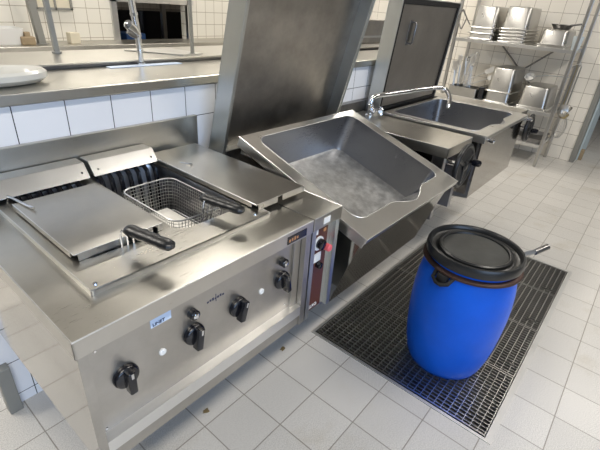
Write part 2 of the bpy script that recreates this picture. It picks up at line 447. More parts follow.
bm = nb(); tube(bm, [(FX0 + .001, .785, Z - .0012), (FX0 + .001, FYF + .001, Z - .0012), (FX1 - .002, FYF + .001, Z - .0012)], .0022, 8); fr.part('edge_highlight', bm, 'steel_brightened', smooth=True)  # thin bright tube added to draw the highlight along the worktop edge
bm = nb(); tube(bm, [(-.5295, .735, Z + .0148), (-.5295, .1185, Z + .0148), (.0235, .1185, Z + .0148), (.0235, .735, Z + .0148)], .0018, 8); fr.part('plate_highlight', bm, 'steel_brightened', smooth=True)  # bright tube added as the highlight on the plate's edge
# fryer lids
def sheet_lid(name, label, x0, y0, x1, y1, z, slots):
    l = W(name, label, 'lid', ((x0 + x1) / 2, (y0 + y1) / 2, z - .02), 'lids on the fryer')
    bm = nb(); box(bm, x0, y0, z - .003, x1, y1, z)
    box(bm, x0, y0 + .02, z - .016, x0 + .002, y1, z - .003); box(bm, x1 - .002, y0, z - .016, x1, y1, z - .003)
    l.part('lid_sheet', bm, 'steel_lidtop', bevel=.001)
    bm = nb()
    xs = [x0 + .01] + [s for s in slots] + [x1]
    for a, c in zip(xs[::2], xs[1::2]): box(bm, a, y0 - .0015, z - .02, c, y0 + .0005, z - .0005)
    l.part('front_flange', bm, 'steel_rim')
    bm = nb(); tube(bm, [(x0 + .001, y1, z - .001), (x0 + .001, y0, z - .001), (x1 - .001, y0, z - .001)], .0015, 8); l.part('lid_highlight', bm, 'steel_brightened', smooth=True)  # bright tube added to draw the lid's edge highlight
    return l
sheet_lid('basin_lid', 'flat steel lid covering the left fryer basin, a black handle poking out under it', -.506, .243, -.27, .606, Z + .037, (-.375, -.335, -.30, -.285))
sheet_lid('basin_lid', 'flat steel lid laid across the gap right of the open fryer basin', -.0005, .155, .226, .745, Z + .036, (.095, .118))

# baskets
def basket(name, label, x0, y0, x1, y1, zt, hx, hx0, hy0, hy1, yw, zg, dep=.115):
    l = W(name, label, 'fryer basket', ((x0 + x1) / 2, (y0 + y1) / 2, zt - dep), 'fryer baskets')
    bm = nb(); ring = rrect(x0, y0, x1, y1, .035, zt); tube(bm, ring, .0028, 6, closed=True)
    ring2 = rrect(x0 + .012, y0 + .02, x1 - .012, y1 - .012, .03, zt - dep); tube(bm, ring2, .0022, 6, closed=True)
    l.part('rim_wire', bm, 'steel_brightened', smooth=True)
    bm = nb(); sp = .0105
    def lerp(a, c, t): return a + (c - a) * t
    nx, ny, nz = int((x1 - x0) / sp), int((y1 - y0) / sp), int(dep / sp)
    wr = .00095
    for k in range(1, nx):
        t = k / nx; xt, xb = lerp(x0, x1, t), lerp(x0 + .012, x1 - .012, t)
        tube(bm, [(xt, y0, zt), (xb, y0 + .02, zt - dep), (xb, y1 - .012, zt - dep), (xt, y1, zt)], wr, 4, False)
    for k in range(1, ny):
        t = k / ny; yt, yb = lerp(y0, y1, t), lerp(y0 + .02, y1 - .012, t)
        tube(bm, [(x0, yt, zt), (x0 + .012, yb, zt - dep), (x1 - .012, yb, zt - dep), (x1, yt, zt)], wr, 4, False)
    for k in range(1, nz):
        t = k / nz; a = .012 * t; c = .02 * t
        tube(bm, rrect(x0 + a, y0 + c, x1 - a, y1 - a, .034, zt - dep * t, 3), wr, 4, closed=True)
    l.part('wire_mesh', bm, 'steel_rim')
    h = nb(); G = [(hx - .014, hy0), (hx, hy0), (hx + .014, hy0)]
    for dx in (-.016, 0, .016):
        tube(h, [(hx + dx, y0 + .002, zt - .03), (hx + dx, yw, zt - .004), (hx + dx, yw - .001, zg - .012), (hx + dx * .8, yw - .004, zg), (hx + dx * .4, hy1 - .015, zg)], .0026, 6)
    l.part('handle_wires', h, 'chrome', smooth=True)
    h = nb(); pts = []; R = []; N = 18
    for k in range(N + 1):
        t = k / N; e = min(1, math.sqrt(max(0, 1 - (1 - min(k, N - k) / 1.6) ** 2))) if min(k, N - k) < 1.6 else 1
        pts.append((lerp(hx, hx0, t), lerp(hy1, hy0, t), 0)); R.append(.0175 * max(.35, e) * (1.0 + (.07 if (k // 2) % 2 else 0)))
    tube(h, pts, R, 16)
    for v in h.verts: v.co.z = zg + v.co.z * .72
    l.part('grip', h, 'lid_black', smooth=True)
    return l
basket('fryer_basket', 'open wire fryer basket hanging in the uncovered right basin', -.222, .252, -.035, .548, Z + .014, -.118, -.090, .115, .268, .240, .900)
basket('fryer_basket', 'wire fryer basket under the left lid, only wires and black handle showing', -.465, .262, -.30, .60, Z + .004, -.378, -.346, .080, .232, .232, .905)
bm = nb(); box(bm, -.205, .28, Z - .093, -.075, .52, Z - .081, .004)
single('basket_insert', bm, 'chips', 'white sheet lying in the bottom of the open fryer basket', 'sheet', (-.14, .4, Z - .09))

# ------------------------------------------------------------------ tilting pans
def pan_vessel(t, M4, Wd, L, bulge, dep=.2):
    """rim at local z=0, x 0..Wd, y 0..L; M4 places it"""
    ins = rrect(.06, .078, Wd - .06, L - .035, .05, 0, 6)
    # pouring bulge in the front edge
    front = []
    a, c = bulge
    for k in range(13):
        x = a + (c - a) * k / 12; s = math.sin(PI * k / 12) ** 1.5
        front.append(V((x, .078 - .045 * s, 0)))
    i3 = 2 * 7 + 7                                   # after the third corner (front left)
    ins = ins[:i3] + front + ins[i3:]
    outer = [V((0, -.0, 0)), V((Wd, 0, 0)), V((Wd, L, 0)), V((0, L, 0))]
    bm = nb(); plate(bm, outer, [ins[::-1]], -.006, 0)
    box(bm, 0, 0, -.022, Wd, .004, -.006); box(bm, 0, .004, -.045, .004, L, -.006); box(bm, Wd - .004, .004, -.045, Wd, L, -.006)
    t.part('pan_rim', bm, 'steel_rim', M4=M4, bevel=.002)
    bm = nb(); tube(bm, [(0, L, -.001), (0, 0, -.001), (Wd, 0, -.001), (Wd, L, -.001)], .002, 8); t.part('edge_highlight', bm, 'steel_brightened', M4=M4, smooth=True)  # bright tube added as the highlight round the rim
    bm = nb(); tube(bm, [V((p.x, p.y, .0005)) for p in ins], .0018, 6, closed=True); t.part('opening_highlight', bm, 'steel_brightened', M4=M4, smooth=True)  # bright tube added to draw the glint along the opening
    bm = nb()
    def shr(p, d, zz, yb=None):
        x = min(max(p.x, .06 + d), Wd - .06 - d); y = min(max(p.y, .078 + d), L - .035 - d)
        return V((x, y, zz))
    def corner(d, zz):
        r = [ (q) for q in rrect(.06 + d, .078 + d, Wd - .06 - d, L - .035 - d, .05, zz, 6)]
        f = [V((q.x, .078 + d, zz)) for q in front]
        return r[:i3] + f + r[i3:]
    rr = [[V((p.x, p.y, 0)) for p in ins], corner(.002, -.03), corner(.004, -dep + .03), corner(.01, -dep + .008)]
    rings(bm, rr); 
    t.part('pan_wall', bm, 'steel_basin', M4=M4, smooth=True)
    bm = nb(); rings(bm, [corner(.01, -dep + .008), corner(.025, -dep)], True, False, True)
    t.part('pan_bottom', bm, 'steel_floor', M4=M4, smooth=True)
    bm = nb()                                        # outer casing: flat front, curved to the rear
    prof = [(.02, -.008), (.02, -.385), (.12, -.40), (.36, -.38), (.56, -.33), (L - .02, -.25), (L - .01, -.008)]
    rings(bm, [[V((x, y, z)) for y, z in prof] for x in (.018, Wd - .018)], False)
    for x in (.018, Wd - .018): bm.faces.new([bm.verts.new((x, y, z)) for y, z in prof])
    t.part('pan_body', bm, 'steel_side', M4=M4, bevel=.004)
def pan_lid(t, x0, Wd, yb, zb, lean, L, thick, recess, gasket, panel_mat, handle=None):
    # local: x across, y up the lid, z towards the front
    e1 = V((1, 0, 0)); e2 = V((0, -math.sin(lean), math.cos(lean))); e3 = V((0, -math.cos(lean), -math.sin(lean)))
    G = Matrix(((e1.x, e2.x, e3.x, x0), (e1.y, e2.y, e3.y, yb), (e1.z, e2.z, e3.z, zb), (0, 0, 0, 1)))
    bm = nb(); f = .016
    box(bm, 0, 0, 0, Wd, L, .006)
    box(bm, 0, 0, .006, .006, L, thick); box(bm, Wd - .006, 0, .006, Wd, L, thick)
    box(bm, .006, L - .006, .006, Wd - .006, L, thick); box(bm, .006, 0, .006, Wd - .006, .006, thick * .5)
    if not gasket:
        box(bm, .006, .006, thick - .012, .02, L - .006, thick - .004); box(bm, Wd - .02, .006, thick - .012, Wd - .006, L - .006, thick - .004)
    l = t.part('pan_lid', bm, 'steel_lidflange', M4=G, bevel=.002)
    bm = nb()
    if gasket:
        box(bm, .032, .03, thick - .03, Wd - .032, L - .035, thick - recess, .002)
    else:
        box(bm, .006, .006, .006, Wd - .006, L - .006, .012)
    t.part('lid_lining', bm, panel_mat, l, M4=G)
    if gasket:
        bm = nb()
        plate(bm, [V((.007, .007, 0)), V((Wd - .007, .007, 0)), V((Wd - .007, L - .007, 0)), V((.007, L - .007, 0))],
              [[V((.03, .028, 0)), V((.03, L - .033, 0)), V((Wd - .03, L - .033, 0)), V((Wd - .03, .028, 0))]], thick - .02, thick - .004)
        t.part('gasket', bm, 'black_matt', l, M4=G)
    if handle:
        hx, hy0, hy1 = handle; bm = nb(); zt = thick - recess
        tube(bm, [(hx, hy0, zt), (hx, hy0, zt + .03), (hx, hy0 + .01, zt + .036), (hx, hy1 - .01, zt + .036), (hx, hy1, zt + .03), (hx, hy1, zt)], .006, 8)
        box(bm, hx - .012, hy0 - .012, zt, hx + .012, hy0 + .012, zt + .004); box(bm, hx - .012, hy1 - .012, zt, hx + .012, hy1 + .012, zt + .004)
        box(bm, hx - .016, hy0 + .01, zt, hx + .016, hy1 - .01, zt + .006)
        t.part('lid_hook', bm, 'steel_dark', l, M4=G, smooth=True)
    # hinges
    for hx in (.06, Wd - .06):
        bm = nb(); box(bm, hx - .03, -.06, .0, hx + .03, .04, .02); t.part('hinge', bm, 'steel_dark', l, M4=G)
def gear_column(t, x0, x1, wheel_x, wheel_z, knob_dx, knob_dz, R):
    bm = nb(); box(bm, x0, .03, Z - .005, x1, .74, Z); box(bm, x0, .03, Z - .052, x1, .034, Z - .005); box(bm, x0, .03, Z - .052, x0 + .004, .74, Z - .005)
    box(bm, x1 - .004, .03, Z - .052, x1, .74, Z - .005)
    c = t.part('column_top', bm, 'steel_top', bevel=.001)
    bm = nb(); tube(bm, [(x0 + .001, .74, Z - .001), (x0 + .001, .031, Z - .001), (x1 - .001, .031, Z - .001)], .002, 8); t.part('edge_highlight', bm, 'steel_brightened', smooth=True)  # bright tube added as the highlight on the column top
    bm = nb(); box(bm, x0 + .02, .11, .43, x1 - .02, .74, Z - .052)
    t.part('column_body', bm, 'steel_side', bevel=.002)
    for a_, b_ in ((x0 + .022, x0 + .06), (x1 - .07, x1 - .03)):
        bm = nb(); box(bm, a_, .05, .43, b_, .112, Z - .052); t.part('column_strut', bm, 'steel_basin', bevel=.002)
    A = AX((wheel_x, .06, wheel_z), (0, -1, 0))
    bm = nb(); lathe(bm, [(.013, 0), (.013, .07), (.009, .07), (.009, .1)], 16, A); s = t.part('wheel_shaft', bm, 'chrome', smooth=True)
    A = AX((wheel_x, -.035, wheel_z), (0, -1, 0)); bm = nb()
    ring = [A @ V((R * math.cos(2 * PI * k / 28), R * math.sin(2 * PI * k / 28), .0)) for k in range(28)]
    tube(bm, ring, .0125, 10, closed=True)
    lathe(bm, [(.024, -.012), (.026, .012), (.015, .02)], 20, A)
    for k in range(3):
        a = 2 * PI * k / 3 + .5; p = [A @ V((.018 * math.cos(a), .018 * math.sin(a), .004)), A @ V((R * math.cos(a), R * math.sin(a), 0))]
        tube(bm, p, .010, 8)
    w = t.part('handwheel', bm, 'lid_black', smooth=True)
    bm = nb(); lathe(bm, [(R * .92, -.005), (R * .92, .005)], 28, A); t.part('wheel_disc', bm, 'black_matt', w, smooth=True)
    kp = V((wheel_x + knob_dx, -.035, wheel_z + knob_dz)); bm = nb()
    lathe(bm, [(.007, 0), (.007, .018), (.016, .022), (.019, .04), (.016, .058), (.008, .064)], 18, AX(kp, (0, -1, 0)))
    t.part('crank_knob', bm, 'black', w, smooth=True)
    return c

# pan 1, tilted forward
t1 = W('tilting_pan', 'nearer tilting frying pan, tipped forward with lid raised beside the brown control strip', 'tilting pan', (.7, .4, .38), 'tilting frying pans')
a = math.radians(18)
G1 = Matrix.Translation(V((.293, -.083, .735))) @ Matrix.Rotation(a, 4, 'X')
pan_vessel(t1, G1, .80, .665, (.29, .56))
pan_lid(t1, .285, .81, .735, .835, math.radians(13.5), .665, .088, .07, False, 'steel_dull')
gear_column(t1, 1.20, 1.53, 1.27, .755, .075, .008, .104)
# left control column
cx0, cx1 = .1135, .263
bm = nb(); box(bm, cx0, FYF, Z - .045, cx1, .772, Z, .0015); t1.part('control_column', bm, 'steel_top')
bm = nb()
box(bm, cx0, FYF + .003, .435, cx0 + .02, .04, Z - .045); box(bm, cx1 - .024, FYF + .003, .435, cx1 - .004, .04, Z - .045)
box(bm, cx0, .04, .435, cx0 + .004, .77, Z - .045); box(bm, cx1 - .01, .04, .435, cx1 - .004, .77, Z - .045); box(bm, cx1 - .05, .032, .435, cx1 - .024, .04, Z - .045)
box(bm, cx0 + .004, .05, .435, cx1 - .01, .77, .445)
t1.part('column_frame', bm, 'steel_lidflange')
bm = nb(); tube(bm, [(cx0 + .001, FYF + .001, Z - .0012), (cx1 - .001, FYF + .001, Z - .0012), (cx1 - .001, .77, Z - .0012)], .0022, 8); t1.part('edge_highlight', bm, 'steel_brightened', smooth=True)  # bright tube added to draw the highlight on the column's edge
bm = nb(); box(bm, cx0 + .02, .028, .45, cx1 - .05, .036, Z - .046); bp_ = t1.part('brown_strip', bm, 'brown', label='brown control strip')
def on_strip(name, prof, x, z, mat, n=24):
    bm = nb(); lathe(bm, prof, n, AX((x, .028, z), (0, -1, 0))); return t1.part(name, bm, mat, bp_, smooth=True)
on_strip('dial_ring', [(.026, 0), (.026, .003)], .166, .728, 'white')
on_strip('dial', [(.018, .003), (.018, .02), (.014, .022)], .168, .728, 'black')
on_strip('push_button', [(.013, 0), (.013, .026), (.010, .029)], .199, .706, 'red')
on_strip('toggle_switch', [(.012, 0), (.012, .016), (.009, .018)], .172, .642, 'black')
bm = nb(); box(bm, .145, .026, .655, .185, .028, .69); t1.part('switch_label', bm, 'white', bp_)
bm = nb(); box(bm, .140, .0265, .765, .158, .028, .785); t1.part('printed_mark', bm, 'white', bp_)
bm = nb(); lathe(bm, [(.008, 0), (.008, .001)], 12, AX((.195, .028, .77), (0, -1, 0))); t1.part('warning_mark', bm, 'ochre', bp_)
text_mesh('maker_lettering', 'ELRO', .0195, 'white', bp_, FM(.168, .0272, .464), t1.loc)
bm = nb(); box(bm, .163, FYF - .001, .806, .197, FYF, .828); t1.part('paper_label', bm, 'white')
# rear casing between the wall and the pans
bm = nb(); box(bm, .42, .745, .50, 1.55, .79, .90); t1.part('rear_casing', bm, 'steel_dark')

# pan 2, level
t2 = W('tilting_pan', 'farther tilting frying pan, level, its hooked lid standing open near the rack', 'tilting pan', (2.0, .4, .44), 'tilting frying pans')
pan_vessel(t2, Matrix.Translation(V((1.60, -.022, .842))), .855, .665, (.29, .56))
pan_lid(t2, 1.60, .855, .765, .838, math.radians(4.5), .66, .095, .012, True, 'steel_lid2', (.185, .41, .53))
gear_column(t2, 2.475, 2.66, 2.53, .742, .03, -.02, .088)
bm = nb(); box(bm, 1.56, .745, .50, 2.60, .79, .90); t2.part('rear_casing', bm, 'steel_dark')
for x, y in ((1.62, -.028), (2.435, -.028)):
    bm = nb(); lathe(bm, [(.014, 0), (.014, .03), (.009, .036)], 16, AX((x + .02, y + .004, .815), (0, -1, 0))); t2.part('stop_bolt', bm, 'chrome', smooth=True)

# swivel tap on the column between the pans
tp = W('swivel_tap', 'chrome swivel tap with a long curved spout reaching over the farther pan', 'tap', (1.44, .64, Z))
bm = nb(); lathe(bm, [(.028, 0), (.028, .008), (.02, .014), (.018, .05), (.021, .055), (.021, .07), (.014, .075)], 24, AX((1.44, .64, Z), (0, 0, 1))); tp.part('tap_body', bm, 'chrome', smooth=True)
def smooth_path(P, n=6):
    out = []
    for i in range(len(P) - 1):
        p0, p1, p2, p3 = [V(P[max(0, min(len(P) - 1, i + d))]) for d in (-1, 0, 1, 2)]
        for k in range(n):
            t = k / n; out.append(.5 * ((2 * p1) + (p2 - p0) * t + (2 * p0 - 5 * p1 + 4 * p2 - p3) * t * t + (3 * p1 - p0 - 3 * p2 + p3) * t ** 3))
    return out + [V(P[-1])]
bm = nb(); tube(bm, smooth_path([(1.44, .64, Z + .06), (1.442, .641, .925), (1.47, .636, .952), (1.6, .62, .955), (1.9, .565, .962), (2.08, .515, .967), (2.14, .475, .955), (2.10, .42, .92), (2.02, .385, .88)], 7), .0155, 14)
lathe(bm, [(.015, 0), (.015, .02)], 16, AX((2.025, .387, .882), (-.4, -.2, -.8)))
tp.part('spout', bm, 'chrome', smooth=True)
bm = nb(); tube(bm, [(1.44, .64, Z + .035), (1.40, .575, Z + .03)], .014, 12); tube(bm, [(1.44, .63, Z + .035), (1.46, .60, Z + .035)], [.012, .018], 10)
hd = tp.part('valve', bm, 'chrome', smooth=True)
bm = nb(); A = AX((1.465, .585, Z + .038), (.4, -.85, .2))
for k in range(4):
    an = PI / 2 * k; tube(bm, [A @ V((0, 0, .0)), A @ V((.024 * math.cos(an), .024 * math.sin(an), .004))], [.010, .013], 8)
lathe(bm, [(.019, -.006), (.019, .014), (.012, .02)], 16, A); tp.part('tap_handle', bm, 'chrome', hd, smooth=True)

# ------------------------------------------------------------------ floor grating
fw = W('drain_frame', 'stainless frame set flush in the tiles around the floor grating', 'drain frame', ((GX0 + GX1) / 2, (GY0 + GY1) / 2, 0))
bm = nb(); O = [V((GX0 - .006, GY0 - .010, 0)), V((GX1 + .010, GY0 - .010, 0)), V((GX1 + .010, GY1 + .006, 0)), V((GX0 - .006, GY1 + .006, 0))]
I = [V((GX0 + .008, GY0 + .014, 0)), V((GX0 + .008, GY1 - .008, 0)), V((GX1 - .014, GY1 - .008, 0)), V((GX1 - .014, GY0 + .014, 0))]
plate(bm, O, [I], 0, .003); fw.part('rim_plate', bm, 'steel_matt')
bm = nb(); I2 = [V((p.x, p.y, 0)) for p in I]
I3 = [V((GX0 + .004, GY0 + .01, 0)), V((GX0 + .004, GY1 - .004, 0)), V((GX1 - .01, GY1 - .004, 0)), V((GX1 - .01, GY0 + .01, 0))]
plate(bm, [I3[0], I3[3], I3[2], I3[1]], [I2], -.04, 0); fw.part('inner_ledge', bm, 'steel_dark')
xs = [GX0 + .012, .893, 1.308, 1.722, GX1 - .018]; names = ['nearest of the four grating panels, clear of the blue drum apart from its foot', 'second grating panel, directly under the blue drum', 'third grating panel, right behind the blue drum', 'farthest of the four grating panels, at the far end of the drain']
for k in range(4):
    x0, x1 = xs[k] + .003, xs[k + 1] - .003; y0, y1 = GY0 + .018, GY1 - .012
    w = W('grating_panel', names[k], 'floor grating', ((x0 + x1) / 2, (y0 + y1) / 2, -.026), 'floor grating panels')
    bm = nb()
    for a_ in ((x0, y0, x1, y0 + .004), (x0, y1 - .004, x1, y1), (x0, y0 + .004, x0 + .007, y1 - .004), (x1 - .007, y0 + .004, x1, y1 - .004)): box(bm, a_[0], a_[1], -.026, a_[2], a_[3], .003)
    w.part('edge_band', bm, 'steel_rim')
    bm = nb(); n = round((x1 - x0) / .0205)
    for i in range(1, n):
        x = x0 + (x1 - x0) * i / n; box(bm, x - .0017, y0 + .004, -.010, x + .0017, y1 - .004, .0015)
    w.part('bearing_bars', bm, 'steel_rim')
    bm = nb(); n = round((y1 - y0) / .031)
    for i in range(1, n):
        y = y0 + (y1 - y0) * i / n; box(bm, x0 + .004, y - .0017, -.014, x1 - .004, y + .0017, .0018)
    w.part('cross_bars', bm, 'steel_rim')

for nm, x, y, r in (('floor_stain', -.155, .25, .022), ('floor_stain', .298, .255, .02)):
    bm = nb(); pr = []
    for k in range(12):
        a = 2 * PI * k / 12; rr_ = r * random.uniform(.45, 1); pr.append((x + rr_ * math.cos(a), y + .7 * rr_ * math.sin(a)))
    prism(bm, pr, 'z', .0002, .0018)
    single(nm, bm, 'stain', 'flat brown food scrap on the tiles below the %s' % ('fryer knobs' if x < 0 else 'narrow brown control strip'), 'food scrap', (x, y, 0))  # floor stain built as a thin raised piece
# ------------------------------------------------------------------ blue drum
DX, DY = .80, -.31
d = W('plastic_drum', 'blue plastic drum with a black lid standing on the floor grating', 'drum', (DX, DY, .003))
T = Matrix.Translation(V((DX, DY, .003)))
bm = nb(); lathe(bm, [(.02, .012), (.13, .004), (.150, .0), (.160, .006), (.170, .03), (.184, .09), (.194, .16), (.200, .24), (.203, .31), (.202, .38), (.197, .44), (.188, .49), (.179, .525), (.176, .535), (.178, .545), (.179, .57)], 72, T)
body = d.part('drum_body', bm, 'blue', smooth=True)
bm = nb(); lathe(bm, [(.178, .526), (.192, .528), (.1975, .533), (.1975, .539), (.192, .544), (.180, .546), (.178, .546)], 72, T, False, False); d.part('clamp_ring', bm, 'rust', smooth=True)
bm = nb(); lathe(bm, [(.182, .557), (.190, .560), (.1925, .572), (.1915, .590), (.187, .599), (.179, .600), (.175, .596), (.172, .580), (.160, .574), (.150, .574), (.146, .577), (.144, .588), (.138, .592), (.131, .590), (.129, .583)], 72, T, True, True)
lid = d.part('drum_lid', bm, 'lid_black', smooth=True)
bm = nb(); lathe(bm, [(.129, .580), (.128, .585), (.06, .588), (.004, .589)], 64, T); d.part('lid_centre', bm, 'lid_worn', lid, smooth=True)
# side lugs
def lug(ang):
    Rm = T @ Matrix.Rotation(ang, 4, 'Z'); bm = nb()
    box(bm, .178, -.024, .490, .204, .024, .530, .007, 2, Rm); tube(bm, [Rm @ V((.176, -.040, .528)), Rm @ V((.205, -.034, .505)), Rm @ V((.214, -.012, .494)), Rm @ V((.214, .012, .494)), Rm @ V((.205, .034, .505)), Rm @ V((.176, .040, .528))], .008, 8)
    d.part('side_lug', bm, 'black_matt', smooth=True)
lug(math.radians(167)); lug(math.radians(-13))
# clamp lever sticking out to the right
bm = nb(); u = V((math.cos(math.radians(-47)), math.sin(math.radians(-47)), 0)); c0 = V((DX, DY, .003))
P = [c0 + V((.13, -.14, .552)), c0 + V((.172, -.155, .553)), c0 + V((.215, -.185, .562)), c0 + V((.262, -.212, .574))]
rs = []
for k, p in enumerate(P):
    wd = (.008, .015, .013, .012)[k]
    rs.append([p + V((0, 0, wd)), p + V((.006, .006, 0)), p - V((0, 0, wd)), p - V((.006, .006, 0))])
rings(bm, rs, True, True, True); lv = d.part('clamp_lever', bm, 'steel', label='bare metal clamp lever')
bm = nb(); tube(bm, [P[2] + V((.0, .0, -.002)), P[3] + V((.012, -.006, .004))], .0125, 10); d.part('lever_grip', bm, 'steel_dark', lv, smooth=True)

# ------------------------------------------------------------------ rack by the end wall
RX0, RX1, RY0, RY1 = 4.235, 4.74, .105, 1.31
rk = W('shelving_rack', 'open metal shelving rack against the tiled end wall', 'rack', (4.48, .68, 0))
for x in (RX0, RX1):
    for y in (RY0, RY1):
        bm = nb(); box(bm, x - .016, y - .016, 0, x + .016, y + .016, 1.95, .003); rk.part('post', bm, 'steel_container')
ZS = (.235, .575, 1.185)
for z in ZS:
    bm = nb(); box(bm, RX0 - .01, RY0 + .016, z - .035, RX1 + .01, RY1 - .016, z, .003); rk.part('shelf', bm, 'steel_rim')
bm = nb(); tube(bm, [(4.73, .35, 1.15), (4.73, .95, .62)], .009, 6); tube(bm, [(4.745, .95, 1.15), (4.745, .35, .62)], .009, 6); rk.part('cross_brace', bm, 'steel_dark')
bm = nb(); tube(bm, [(RX0, RY0 - .02, 1.04), (RX1, RY0 - .02, 1.04)], .006, 8); rk.part('hanging_rail', bm, 'steel_rim')

def gn(loc, w, l, h, label, name='food_container', group='steel food containers on the rack', rot=0):
    """upturned steel food container, local origin on its rim, x depth, y width"""
    t = thing(name, label, 'container', loc, rot, group)
    bm = nb(); r = .04
    def R(dx, z, rr): return rrect(-l / 2 + dx, -w / 2 + dx, l / 2 - dx, w / 2 - dx, rr, z, 5)
    rings(bm, [R(.012, .004, r), R(.016, .03, r), R(.016 + .010 * min(1, h / .2), h - .018, r), R(.021 + .010 * min(1, h / .2), h - .005, r), R(.030 + .010 * min(1, h / .2), h, r)], True, False, True)
    obj('container_wall', bm, 'steel_container', t, smooth=True)
    bm = nb(); rings(bm, [R(.012, .011, r), R(-.002, .011, r), R(-.006, .006, r), R(-.004, 0, r), R(.012, .0, r)]); obj('container_rim', bm, 'steel_rim', t, smooth=True)
    return t
XC = 4.25 + .235
def stack(y, zbase, w, hs, label_fn, xc=XC, l=.47, step=.045, names=None):
    z = zbase + .001
    for k, h in enumerate(hs):
        gn((xc, y, z), w, l, h, label_fn(k)); z += step
# upper shelf, left stack
stack(1.04, ZS[2], .29, [.15, .15, .215], lambda k: ['bottom container of the left upper stack on the rack', 'middle container of the left upper stack on the rack', 'deep upturned container topping the left upper stack on the rack'][k], step=.055)
mid = ['lowest container of the middle upper stack, resting on the shelf', 'second container from the bottom of the middle upper stack', 'third container from the bottom of the middle upper stack', 'fourth container from the bottom of the middle upper stack', 'deep upturned container topping the middle upper stack on the rack']
stack(.72, ZS[2], .29, [.1, .1, .1, .1, .215], lambda k: mid[k], step=.031)
stack(.33, ZS[2], .28, [.03, .145], lambda k: ['flat tray beneath the single right container on the upper shelf', 'lone shallow upturned container at the right of the upper shelf'][k], step=.016)
stack(.70, ZS[1], .29, [.25, .25], lambda k: ['lower of two deep containers on the middle shelf behind the far pan', 'upper of two deep containers on the middle shelf behind the far pan'][k], step=.11)
stack(.335, ZS[1], .31, [.03, .215], lambda k: ['flat tray beneath the right container on the middle shelf', 'deep upturned container at the right of the middle shelf'][k], step=.014)
# bottom shelf tray
bm = nb(); rings(bm, [rrect(4.26, .14, 4.68, .5, .02, ZS[0]), rrect(4.25, .13, 4.69, .51, .02, ZS[0] + .05), rrect(4.26, .14, 4.68, .5, .02, ZS[0] + .05), rrect(4.27, .15, 4.67, .49, .02, ZS[0] + .008)], True, True, True)
single('roasting_tray', bm, 'steel_dark', 'dark roasting tray on the lowest shelf of the rack', 'tray', (4.47, .32, ZS[0]))
# dark pan and plastic jug on the upper shelf
bm = nb(); lathe(bm, [(.07, 0), (.10, .045), (.103, .045), (.075, .003)], 28, AX((4.55, .34, ZS[2] + .164), (0, 0, 1)), True, True); tube(bm, [(4.50, .26, ZS[2] + .205), (4.44, .16, ZS[2] + .225)], .009, 8)
single('small_saucepan', bm, 'steel_dark', 'small dark pan lying on the right upper container of the rack', 'pan', (4.55, .34, ZS[2] + .164), smooth=True)
bm = nb(); lathe(bm, [(.035, 0), (.045, .12), (.047, .12), (.037, .004)], 24, AX((4.33, .125, ZS[2]), (0, 0, 1)))
single('plastic_beaker', bm, 'clearblue', 'pale bluish plastic beaker at the right end of the upper shelf', 'beaker', (4.33, .125, ZS[2]), smooth=True)
bm = nb(); lathe(bm, [(.018, 0), (.018, .03), (.01, .04)], 16, AX((4.26, .145, ZS[2]), (0, 0, 1)))
# ladle lying behind the containers
bm = nb(); lathe(bm, [(.002, -.045), (.03, -.038), (.046, -.02), (.05, 0), (.047, 0), (.028, -.034), (.002, -.04)], 24, AX((4.3, .44, .89), (-.6, 0, .6)), False, False)
tube(bm, [(4.32, .42, .89), (4.45, .30, .91), (4.6, .1, .905)], .006, 8)
single('ladle', bm, 'steel_matt', 'round bowled ladle sticking out above the right middle container', 'ladle', (4.35, .45, .9), smooth=True)

# caddy with upright utensils
cd = W('utensil_caddy', 'steel caddy full of upright utensils at the left of the middle shelf', 'caddy', (4.36, 1.09, ZS[1]))
bm = nb(); rings(bm, [rrect(4.25, .93, 4.5, 1.25, .01, ZS[1] + .001), rrect(4.25, .93, 4.5, 1.25, .01, ZS[1] + .1), rrect(4.255, .935, 4.495, 1.245, .01, ZS[1] + .1), rrect(4.255, .935, 4.495, 1.245, .01, ZS[1] + .006)], True, True, True)
cd.part('caddy_box', bm, 'steel_container')
def utensil(kind, base, tip, label, group='utensils standing in the caddy'):
    bm = nb(); b0, t0 = V(base), V(tip); dr = (t0 - b0).normalized()
    tube(bm, [b0, t0], .0055, 6)
    if kind == 'spatula':
        sd = V((0, 1, 0)); n = dr.cross(sd).normalized(); s2 = n.cross(dr)
        q = [t0 + s2 * .022, t0 - s2 * .022, t0 + dr * .10 - s2 * .03, t0 + dr * .10 + s2 * .03]
        rings(bm, [[p + n * .0015 for p in q], [p - n * .0015 for p in q]], True, True, True)
    elif kind == 'ladle':
        lathe(bm, [(.002, -.03), (.028, -.02), (.036, 0), (.033, 0), (.024, -.017), (.002, -.026)], 20, AX(t0, (-.8, 0, .4)), False, False)
    elif kind == 'whisk':
        for k in range(6):
            an = PI * k / 6; sd = dr.orthogonal().normalized(); sd.rotate(Matrix.Rotation(an, 3, dr)); L = .16
            pts = [t0 + dr * (L * (1 - math.cos(PI * i / 8)) / 2) * 1.0 + sd * .035 * math.sin(PI * i / 8) for i in range(9)]
            pts2 = [t0 + dr * (L * (1 - math.cos(PI * i / 8)) / 2) - sd * .035 * math.sin(PI * i / 8) for i in range(9)]
            tube(bm, pts, .0018, 4); tube(bm, pts2, .0018, 4)
    return single({'spatula': 'spatula', 'ladle': 'ladle', 'whisk': 'whisk', 'rod': 'skewer'}[kind], bm, 'steel_rim', label, 'utensil', base, group, smooth=(kind != 'spatula'))
kinds = ['spatula', 'rod', 'ladle', 'rod', 'spatula', 'rod', 'whisk', 'rod']
